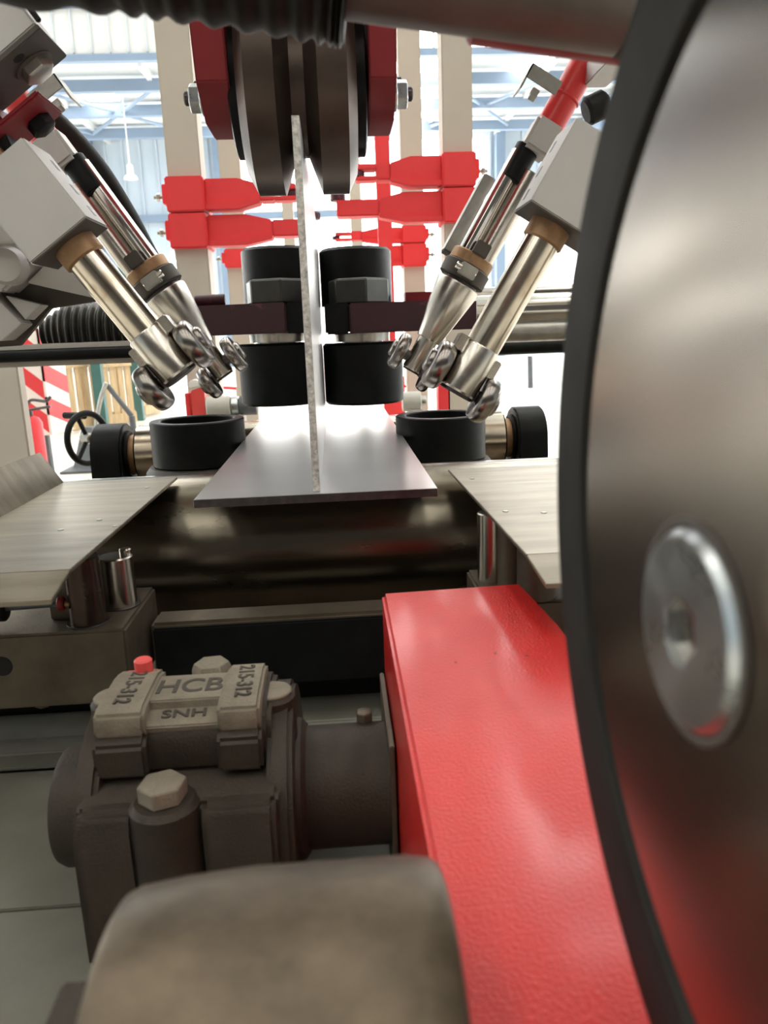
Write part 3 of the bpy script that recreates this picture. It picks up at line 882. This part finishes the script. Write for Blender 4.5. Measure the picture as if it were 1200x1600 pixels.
# lower left carriage plates behind the clamp block
t = thing('carriage_bracket', 'dark bracket, its shadow put into the colour, with pale gussets under the left clamp block', 'bracket', at(60, 540, 1.1))
def pix(name, pts, y, th, m, bev=.001):
    return prism(name, [at(a, b, y) for a, b in pts], V((0, th, 0)), m, t, bev)
pix('shaded_plate', [(20, 330), (120, 385), (166, 468), (78, 482), (30, 540), (-60, 546), (-60, 330)], 1.10, .012, 'alu_dark')  # real plate, the shadow on it is put into the dark colour
pix('gusset', [(42, 442), (70, 414), (86, 419), (98, 411), (148, 466)], 1.06, .03, 'aluminium')
pix('gusset', [(8, 462), (64, 476), (40, 500)], 1.06, .03, 'aluminium')
pix('end_block', [(-60, 420), (-4, 468), (34, 506), (4, 532), (-60, 536)], 1.05, .04, 'aluminium')
pix('cast_arm', [(-60, 300), (0, 345), (50, 408), (48, 418), (4, 458), (-60, 430)], 1.04, .05, 'aluminium', .006)
q = at(12, 415, 1.035)
lathe('boss', q, (0, 1, 0), [(-.012, .012), (-.010, .02), (0, .024), (.01, .024)], 'aluminium', t, 28)
# carriers that hang the two torch heads from the gantry, just outside the view
for s_, lab in ((-1, 'grey carrier column holding the left torch head'), (1, 'grey carrier column holding the right torch head')):
    x_ = WX + s_ * .60
    t = thing('torch_carrier', lab, 'column', V((x_, 1.05, Z(.0))))
    box2('carrier_post', (x_ - .06, .98, Z(.0)), (x_ + .06, 1.12, Z(.80)), 'column_grey', t, .006)
    bl = fL.P(.25, -.044) if s_ < 0 else fR.P(.30, -.070)
    tb = gL.P(.53, -.03) if s_ < 0 else gR.P(.53, -.03)
    box2('lower_bracket', (x_, 1.0, bl.z - .02), (bl.x, 1.025, bl.z + .02), 'aluminium', t, .002)
    box2('upper_bracket', (x_, 1.06, tb.z - .015), (tb.x, 1.11, tb.z + .015), 'aluminium', t, .002)
    box2('torch_bracket', (tb.x - .02, 1.06, tb.z - .015), (tb.x + .02, 1.30, tb.z + .015), 'aluminium', t, .002)
# cap at far left of the block
p0 = at(-10, 235, 1.02)
t = thing('hose_coupling', 'black rubber coupling with a bronze end at the far left', 'coupling', p0)
cyl('coupling', p0, at(24, 222, 1.02), .024, 'black_rubber', t, 32)
cyl('bronze_end', at(-12, 262, 1.0), at(12, 243, 1.0), .018, 'bronze', t, 28)

p0 = at(905, 165, 1.02)
tag(cyl('black_knob', p0 + V((.008, 0, -.008)), at(948, 160, 1.02), .017, 'black_rubber', None, 28, .004), 'black rubber knob beside the right clamp block at the wheel rim', 'knob')

# ================================================================== RAILS, BELLOWS, CHROME CYLINDER
yy = 1.62
xe_ = at(224, 545, yy).x
tl = thing('slide_rail', 'black round slide rail with pale top strip on the left behind the torches', 'rail', V((-1, yy, at(100, 570, yy).z)))
a, b = at(100, 544, yy), at(100, 563, yy)
cyl('rail', (-2.2, yy, (a.z + b.z) / 2), (xe_, yy, (a.z + b.z) / 2), (a.z - b.z) / 2, 'black_oxide', tl, 32)
box2('top_strip', (-2.2, yy - .004, a.z - .001), (xe_, yy + .03, at(100, 536, yy).z), 'aluminium', tl)
box2('under_strip', (-2.2, yy + .004, at(100, 571, yy).z), (xe_, yy + .03, b.z + .004), 'column_grey', tl)
box2('rail_bracket', (-1.3, yy - .02, Z(BED)), (-1.1, yy + .04, at(100, 571, yy).z), 'column_grey', tl)
yy = 2.2
a, b = at(830, 530, yy), at(830, 553, yy)
tr = tag(cyl('slide_rail', (.40, yy, (a.z + b.z) / 2), (2.2, yy, (a.z + b.z) / 2), (a.z - b.z) / 2, 'black_oxide', None, 32), 'black round slide rail on the right below the chrome cylinder', 'rail')
a, b = at(830, 456, 2.0), at(830, 530, 2.0)
t = thing('chrome_cylinder', 'stack of shiny chrome cylinders lying behind the right torch', 'cylinder', (a + b) / 2)
cyl('main_tube', (.36, 2.02, a.z - .045), (1.6, 2.02, a.z - .045), .042, 'chrome', t, 48)
cyl('lower_tube', (.36, 2.0, b.z + .02), (1.6, 2.0, b.z + .02), .026, 'galvanised', t, 36)
cyl('upper_tube', (.36, 2.06, a.z + .0), (1.6, 2.06, a.z + .0), .018, 'chrome', t, 24)
# corrugated protective bellows
p0, p1 = at(-40, 535, 1.8), at(205, 508, 1.8)
bm = bmesh.new()
prof = []
N = 26
x0, x1 = at(66, 520, 1.8).x, at(222, 515, 1.8).x
for k in range(N * 6 + 1):
    u = k / (N * 6) * 1.0
    env = .022 + .038 * min(1, u * 3.4) * (1 - .25 * max(0, u - .45))
    prof.append(((x1 - x0) * u, env + .0060 * math.sin(k / 6 * 2 * PI * .5)))
zc0 = at(140, 523, 1.8).z
bm_lathe(bm, (x0, 1.8, zc0 + .006), (1, 0, 0), prof, 32)
tag(finish('bellows', bm, 'corrugated', None, 60), 'black ribbed bellows above the left slide rail', 'bellows')

# ================================================================== PILLARS AND RED CLAMPS
def pillar(pxa, pya, pxb, pyb, y, wpx, lab):
    x = (at(pxa, pya, y).x + at(pxb, pyb, y).x) / 2
    wd = wpx / 1200 * y * 1.02
    t = thing('frame_pillar', lab, 'pillar', V((x, y, 0)), 'beige frame pillars')
    box2('post', (x - wd / 2, y, 0), (x + wd / 2, y + wd, 4.2), 'pillar_paint', t, .006)
    box2('base_plate', (x - wd, y - wd * .5, 0), (x + wd, y + wd * 1.5, .02), 'pillar_paint', t)
    return x, y, wd
PL1 = pillar(278, 100, 296, 420, 3.2, 47, 'beige steel pillar left of the press wheel carrying two red clamps')
PL2 = pillar(357, 230, 372, 450, 5.0, 29, 'thinner beige pillar behind the left red clamps')
PR2 = pillar(642, 130, 647, 430, 5.0, 31, 'thinner beige pillar right of the press wheel behind the near right pillar')
PR1 = pillar(714, 130, 718, 400, 3.4, 43, 'beige steel pillar at right carrying two red clamps')
PL3 = pillar(448, 340, 452, 340, 8.0, 16, 'distant beige pillar seen between the left red clamps')
PR3 = pillar(560, 420, 560, 420, 8.0, 16, 'distant beige pillar right of the web')
def clamp(s, P, py0, py1, xtip, lab, style=0):
    x, y, wd = P
    k = y / 1200 * 1.03
    ref = 600 - 0
    pxc = 285 if s < 0 else 715
    z1, z0 = at(pxc if y < 4 else (360 if s < 0 else 650), py0, y - .03).z, at(pxc if y < 4 else (360 if s < 0 else 650), py1, y - .03).z
    h = z1 - z0
    t = thing('red_clamp', lab, 'clamp', V((x, y - .03, z0)), 'red pillar clamps')
    d = -s                                       # arms point towards the beam
    cw = wd * .56
    box2('collar', (x - cw, y - .035, z0), (x + cw, y + wd + .035, z1), 'red_clamp', t, .005)
    box2('back_pad', (x - d * cw, y + .01, z0 + h * .28), (x - d * (cw + .022), y + wd - .01, z0 + h * .85), 'red_clamp', t, .003)
    cyl('bolt_stem', (x - d * (cw + .02), y + wd / 2, z0 + h * .55), (x - d * (cw + .065), y + wd / 2, z0 + h * .55), .008, 'galvanised', t, 12)
    hexa('bolt_head', (x - d * (cw + .04), y + wd / 2, z0 + h * .55), (-d, 0, 0), .016, .014, 'galvanised', t)
    xs = x + d * cw
    Lr = abs(xtip - xs)
    xm, xn = xs + d * Lr * .36, xs + d * Lr * .60
    zl, zu = z0 + h * .10, z1 - h * .04
    nl, nu = z0 + h * .30, z0 + h * .78
    prism('beam', [V(q) for q in ((xs, y, zl), (xm, y, zl), (xn, y, nl - .004), (xn, y, nu), (xm, y, zu), (xs, y, zu))], V((0, wd * .9, 0)), 'red_clamp', t, .004)
    prism('bottom_lip', [V(q) for q in ((xs, y - .02, zl - .006), (xm, y - .02, zl - .006), (xn, y - .02, nl - .012), (xn, y - .02, nl + .012), (xm, y - .02, zl + .016), (xs, y - .02, zl + .016))], V((0, .02, 0)), 'red_clamp', t, .002)
    if style == 0:
        box2('nose', (xn, y + .005, nl), (xtip, y + wd * .8, nu), 'red_clamp', t, .004)
    else:
        xk = xn + d * Lr * .16
        box2('nose', (xn, y + .005, nl), (xk, y + wd * .8, nu + .004), 'red_clamp', t, .004)
        for a, b in ((nl, nl + h * .13), (nu - h * .16, nu)):
            box2('fork_finger', (xk, y + .01, a), (xtip, y + wd * .7, b), 'red_clamp', t, .003)
    r = h * .24
    xr = xtip - d * r * .2
    lathe('nose_roller', (xr, y + wd * .35, nu - (.0 if style == 0 else h * .40)), (0, 0, 1), [(0, r * .9), (h * .03, r), (h * .19, r), (h * .22, r * .85)], 'maroon', t, 28)
    return t
clamp(-1, PL1, 275, 331, at(462, 300, 3.2).x, 'upper red clamp arm on the near left pillar', 1)
clamp(-1, PL1, 333, 388, at(492, 360, 3.2).x, 'lower red clamp arm on the near left pillar')
clamp(1, PR1, 237, 291, at(556, 270, 3.4).x, 'upper red clamp arm on the near right pillar', 1)
clamp(1, PR1, 293, 347, at(526, 320, 3.4).x, 'lower red clamp arm on the near right pillar')
clamp(-1, PL2, 389, 418, at(480, 400, 5.0).x, 'small red clamp arm on the far left pillar')
clamp(1, PR2, 352, 379, at(524, 370, 5.0).x, 'upper small red clamp arm on the far right pillar', 1)
clamp(1, PR2, 380, 416, at(540, 395, 5.0).x, 'lower small red clamp arm on the far right pillar')
x = at(600, 300, 4.6)
t = tag(box2('red_post', (x.x - .04, 4.6, 0), (x.x + .04, 4.68, at(600, 195, 4.6).z), 'red_clamp', None, .004), 'slim red upright post right of the press wheel', 'post')

# ================================================================== FAR LEFT COLUMN AND BACKGROUND THINGS
q = at(36, 640, 2.9)
t = tag(box2('machine_column', (q.x - .5, 2.9, 0), (q.x, 2.96, at(20, 564, 2.9).z), 'column_grey', None, .006), 'beige-grey machine column at the far left below the slide rail', 'column')
# red and white striped board
y = 6.2
a, b = at(31, 566, y), at(78, 680, y)
t = thing('striped_board', 'red and white diagonally striped warning board', 'warning board', V(((a.x + b.x) / 2, y, 0)))
bx0, bx1, bz0, bz1 = a.x - .02, b.x, b.z, a.z + .35
box2('board', (bx0, y, bz0), (bx1, y + .03, bz1), 'sign_white', t, .001)
sw = (bx1 - bx0)
def clip_poly(poly, x0, x1, z0, z1):
    for ax_, lim, sg in ((0, x0, 1), (0, x1, -1), (1, z0, 1), (1, z1, -1)):
        out = []
        for i in range(len(poly)):
            p, q_ = poly[i - 1], poly[i]
            ip, iq = (p[ax_] - lim) * sg >= 0, (q_[ax_] - lim) * sg >= 0
            if ip != iq:
                tt = (lim - p[ax_]) / (q_[ax_] - p[ax_])
                out.append((p[0] + (q_[0] - p[0]) * tt, p[1] + (q_[1] - p[1]) * tt))
            if iq: out.append(q_)
        poly = out
        if len(poly) < 3: return []
    return poly
for k in range(-2, 12):
    z0_ = bz0 - .25 + k * .26
    po = clip_poly([(bx0 - .1, z0_ + .25), (bx1 + .1, z0_ - .08), (bx1 + .1, z0_ + .06), (bx0 - .1, z0_ + .39)], bx0, bx1, bz0, bz1)
    if len(po) > 2:
        prism('stripe', [V((p[0], y - .002, p[1])) for p in po], V((0, .003, 0)), 'sign_red', t, 0)
ang = .55
prism('side_board', [V(p) for p in ((bx1, y, bz0), (bx1 + .05, y + .35, bz0), (bx1 + .05, y + .35, bz1), (bx1, y, bz1))], V((.02, 0, 0)), 'sign_white', t, .001)
for k in range(-2, 12):
    z0_ = bz0 - .1 + k * .26
    if z0_ > bz0 and z0_ + .16 < bz1:
        prism('stripe', [V((bx1 - .0015 + u_ * .05 + .003, y + u_ * .35, zz)) for u_, zz in ((0, z0_), (1, z0_ - .12), (1, z0_ + .02), (0, z0_ + .14))], V((.021, 0, 0)), 'sign_red', t, 0)
box2('stand', (bx0 + .05, y, .0), (bx1 - .02, y + .06, bz0), 'dark_grey', t, .004)
# stand base
a = at(104, 680, 6.6)
t = thing('cone_base', 'grey tapered floor stand beside the striped board', 'stand', V((a.x, 6.4, 0)))
zz = at(92, 679, 6.4).z
bm = bmesh.new()
bm_lathe(bm, (a.x + .12, 6.9, 0), (0, 0, 1), [(0, .21), (.02, .21), (.03, .19), (zz, .08)], 4, (1, .35, 0))
finish('cone', bm, 'dark_grey', t, 0)
box2('foot_plate', (a.x - .12, 6.66, 0), (a.x + .36, 7.14, .02), 'dark_grey', t)
# fire extinguisher
y = 5.6
a, b = at(47, 650, y), at(47, 735, y)
r = .075
t = thing('fire_extinguisher', 'red fire extinguisher standing in front of the striped board', 'extinguisher', V((a.x, y, 0)))
zb = b.z
lathe('body', (a.x, y, 0.0), (0, 0, 1), [(0, r * .9), (.02, r), (a.z - .05, r), (a.z - .015, r * .75), (a.z, r * .35), (a.z, 0)], 'sign_red', t, 32)
cyl('valve', (a.x, y, a.z), (a.x, y, a.z + .05), .02, 'dark_edge', t, 16)
tube('handle', [V((a.x - .02, y, a.z + .05)), V((a.x + .02, y, a.z + .11)), V((a.x + .12, y, a.z + .10)), V((a.x + .16, y, a.z + .13))], .011, 'dark_edge', t, 8)
tube('carry_handle', [V((a.x - .01, y, a.z + .04)), V((a.x + .06, y, a.z + .05)), V((a.x + .15, y, a.z + .06))], .01, 'dark_edge', t, 8)
# pallets leaning as a fence
def pallet(px0, px1, y0, y1, lab):
    p0, p1 = at(px0, 600, y0), at(px1, 600, y1)
    z0 = .02
    z1 = max(at(px0, 556, y0).z, at(px1, 556, y1).z) + .3
    d = V((p1.x - p0.x, p1.y - p0.y, 0))
    L = d.length
    d.normalize()
    nrm = V((d.y, -d.x, 0))
    t = thing('wooden_pallet', lab, 'pallet', V((p0.x, p0.y, 0)), 'upright pallets in the background')
    n = max(4, int(L / .118))
    Rm = Matrix((d, -nrm, V((0, 0, 1)))).transposed()
    for k in range(n):
        c = V((p0.x, p0.y, 0)) + d * (L * (k + .5) / n)
        hh = z1 - z0
        box('plank', c + V((0, 0, z0 + hh / 2)), (.078 + .02 * random.random(), .025, hh), 'wood', t, Rm, .002)
        if k % 2 == 0:
            box('plank', c + d * .06 - nrm * .13 + V((0, 0, z0 + hh / 2)), (.11, .02, hh), 'wood', t, Rm, .002)
    for zz in (z0 + .06, (z1 - z0) * .68, z1 - .12):
        box('cross_plank', V((p0.x, p0.y, zz + .02)) + d * L / 2 + nrm * .03, (L, .025, .13), 'wood', t, Rm, .002)
    for u_ in (.06, .5, .94):
        box('block', V((p0.x, p0.y, z0 + .08)) + d * L * u_ - nrm * .07, (.1, .1, .16), 'wood', t, Rm, .002)
pallet(78, 152, 9.6, 10.2, 'wooden slatted pallet standing next to the striped board')
pallet(160, 206, 10.3, 10.6, 'wooden slatted pallet in the middle between green posts')
pallet(219, 252, 11.4, 12.2, 'wooden slatted pallet farthest right behind the guide rod')
for px, y, lab in ((154, 10.0, 'dark green fence post between first and second pallet'), (213, 11.0, 'dark green fence post right of the second pallet')):
    q = at(px, 600, y)
    tag(box2('fence_post', (q.x - .06, y - .06, 0), (q.x + .06, y + .06, 2.2), 'green_post', None, .004), lab, 'post', 'green fence posts')
# sling stand
q0 = at(166, 600, 7.5); q1 = at(206, 650, 7.5)
t = thing('sling_stand', 'dark slanted bar with a pale hanging strap in front of the pallets', 'stand', V((q1.x, 7.5, 0)))
cyl('slanted_bar', q0, q1, .025, 'dark_grey', t, 12)
cyl('upright', V((q1.x, 7.5, 0)), q1, .03, 'dark_grey', t, 12)
tube('strap', [at(166, 598, 7.45), at(157, 625, 7.45), at(151, 660, 7.45), at(149, 700, 7.45)], .02, 'galvanised', t, 8)
# handwheel
y = 2.75
c = at(137, 685, y)
t = thing('handwheel', 'black spoked handwheel left of the black bearing block', 'handwheel', c - V((0, 0, .1)))
axw = V((.85, -.5, 0)).normalized()
bm = bmesh.new()
_, u, v = basis(axw)
Rw = .088
pts = [c + (u * math.cos(2*PI*k/40) + v * math.sin(2*PI*k/40)) * Rw for k in range(41)]
tube('rim', pts, .011, 'black_oxide', t, 12, 1)
for k in range(3):
    a_ = 2 * PI * k / 3 + .4
    cyl('spoke', c, c + (u * math.cos(a_) + v * math.sin(a_)) * Rw, .008, 'black_oxide', t, 10)
cyl('hub', c - axw * .02, c + axw * .02, .02, 'galvanised', t, 20)
cyl('grip', c + v * Rw * 0 + u * Rw * .9, c + u * Rw * .9 - axw * .10, .012, 'black_rubber', t, 14)
cyl('spindle', c, c + axw * .16, .012, 'dusty_steel', t, 14)
bkt = box2('stand', (c.x + .1, y - .12, 0), (c.x + .16, y - .04, c.z + .03), 'dusty_steel', t)
# red stand with white cap, motor
y = 3.0
a, b = at(290, 606, y), at(322, 648, y)
t = thing('red_stand', 'small red stand with a rounded white top behind the left cup', 'stand', V(((a.x + b.x) / 2, y, 0)))
prism('body', [V(q) for q in ((a.x + .012, y, 0), (b.x - .002, y, 0), (b.x, y, a.z + .002), (a.x + .018, y, a.z - .012))], V((0, .08, 0)), 'plastic_red', t, .003)
box2('side_leaf', (a.x - .008, y + .01, 0), (a.x + .008, y + .06, a.z - .022), 'red_clamp', t)
prism('white_cap', [V(q) for q in ((a.x + .01, y - .004, a.z - .004), (b.x + .003, y - .004, a.z + .000), (b.x - .006, y - .004, a.z + .016), (a.x + .034, y - .004, a.z + .03), (a.x + .014, y - .004, a.z + .026))], V((0, .09, 0)), 'white_paint', t, .005)
y = 3.0
a, b = at(322, 617, y), at(362, 648, y)
t = thing('electric_motor', 'cream cylindrical motor behind the left guide roller', 'motor', V(((a.x + b.x) / 2, y, b.z - .05)))
cyl('motor_body', (a.x, y, (a.z + b.z) / 2 - .006), (b.x, y, (a.z + b.z) / 2 - .006), (a.z - b.z) / 2, 'motor_grey', t, 36, .004)
cyl('end_bell', (b.x, y, (a.z + b.z) / 2 - .006), (b.x + .035, y, (a.z + b.z) / 2 - .006), (a.z - b.z) / 2 * .9, 'zinc', t, 36, .006)
cyl('black_coupling', (b.x + .035, y, (a.z + b.z) / 2 - .006), (b.x + .1, y, (a.z + b.z) / 2 - .006), (a.z - b.z) / 2 * .95, 'dark_grey', t, 36, .004)
box2('motor_stand', (a.x + .01, y - .05, 0), (b.x + .05, y + .05, b.z), 'motor_grey', t)
# right counterpart
a, b = at(636, 612, y), at(658, 642, y)
t = thing('roller_end', 'grey-green roller end behind the right guide roller', 'roller', V(((a.x + b.x) / 2, y, b.z)))
cyl('drum_end', (a.x - .02, y, (a.z + b.z) / 2), (b.x, y, (a.z + b.z) / 2), (a.z - b.z) / 2, 'motor_grey', t, 32, .004)
cyl('hub_end', (b.x, y, (a.z + b.z) / 2), (b.x + .02, y, (a.z + b.z) / 2), .02, 'galvanised', t, 20)
box2('roller_stand', (a.x, y - .03, 0), (b.x, y + .03, b.z + .01), 'motor_grey', t)
y = 3.1
a, b = at(625, 586, y), at(640, 600, y)
q = at(692, 606, 3.4)
t = tag(box2('red_stand', (q.x - .02, 3.4, 0), (q.x + .035, 3.48, q.z + .02), 'red_clamp', None, .004), 'small red upright stand behind the right cup', 'stand', None)
# second beam frame: pale cross member far behind the machine
q = at(640, 598, 5.4)
t = tag(box2('red_stand', (at(600, 590, 5.4).x, 5.4, 0), (at(632, 590, 5.4).x, 5.5, at(620, 588, 5.4).z), 'red_clamp', None, .004), 'red block low behind the right guide roller', 'stand')
for px0, px1, lab in ((318, 372, 'thin red barrier line at left behind the motor'), (625, 760, 'thin red barrier line at right behind the cup')):
    a, b = at(px0, 604, 6.5), at(px1, 598 if px0 > 500 else 607, 6.5)
    t = thing('barrier', lab, 'barrier', V(((a.x + b.x) / 2, 6.5, 0)), 'red barrier lines')
    cyl('line', a, b, .012, 'red_clamp', t, 8)
    for q in (a, b):
        cyl('barrier_post', V((q.x, 6.5, 0)), q, .02, 'motor_grey', t, 10)
q = atz(829, 606, -CAM.z)
tag(cyl('slim_pole', q, at(828, 556, q.y), .05, 'dark_grey', None, 10), 'slim dark pole standing in the bright far right', 'pole')
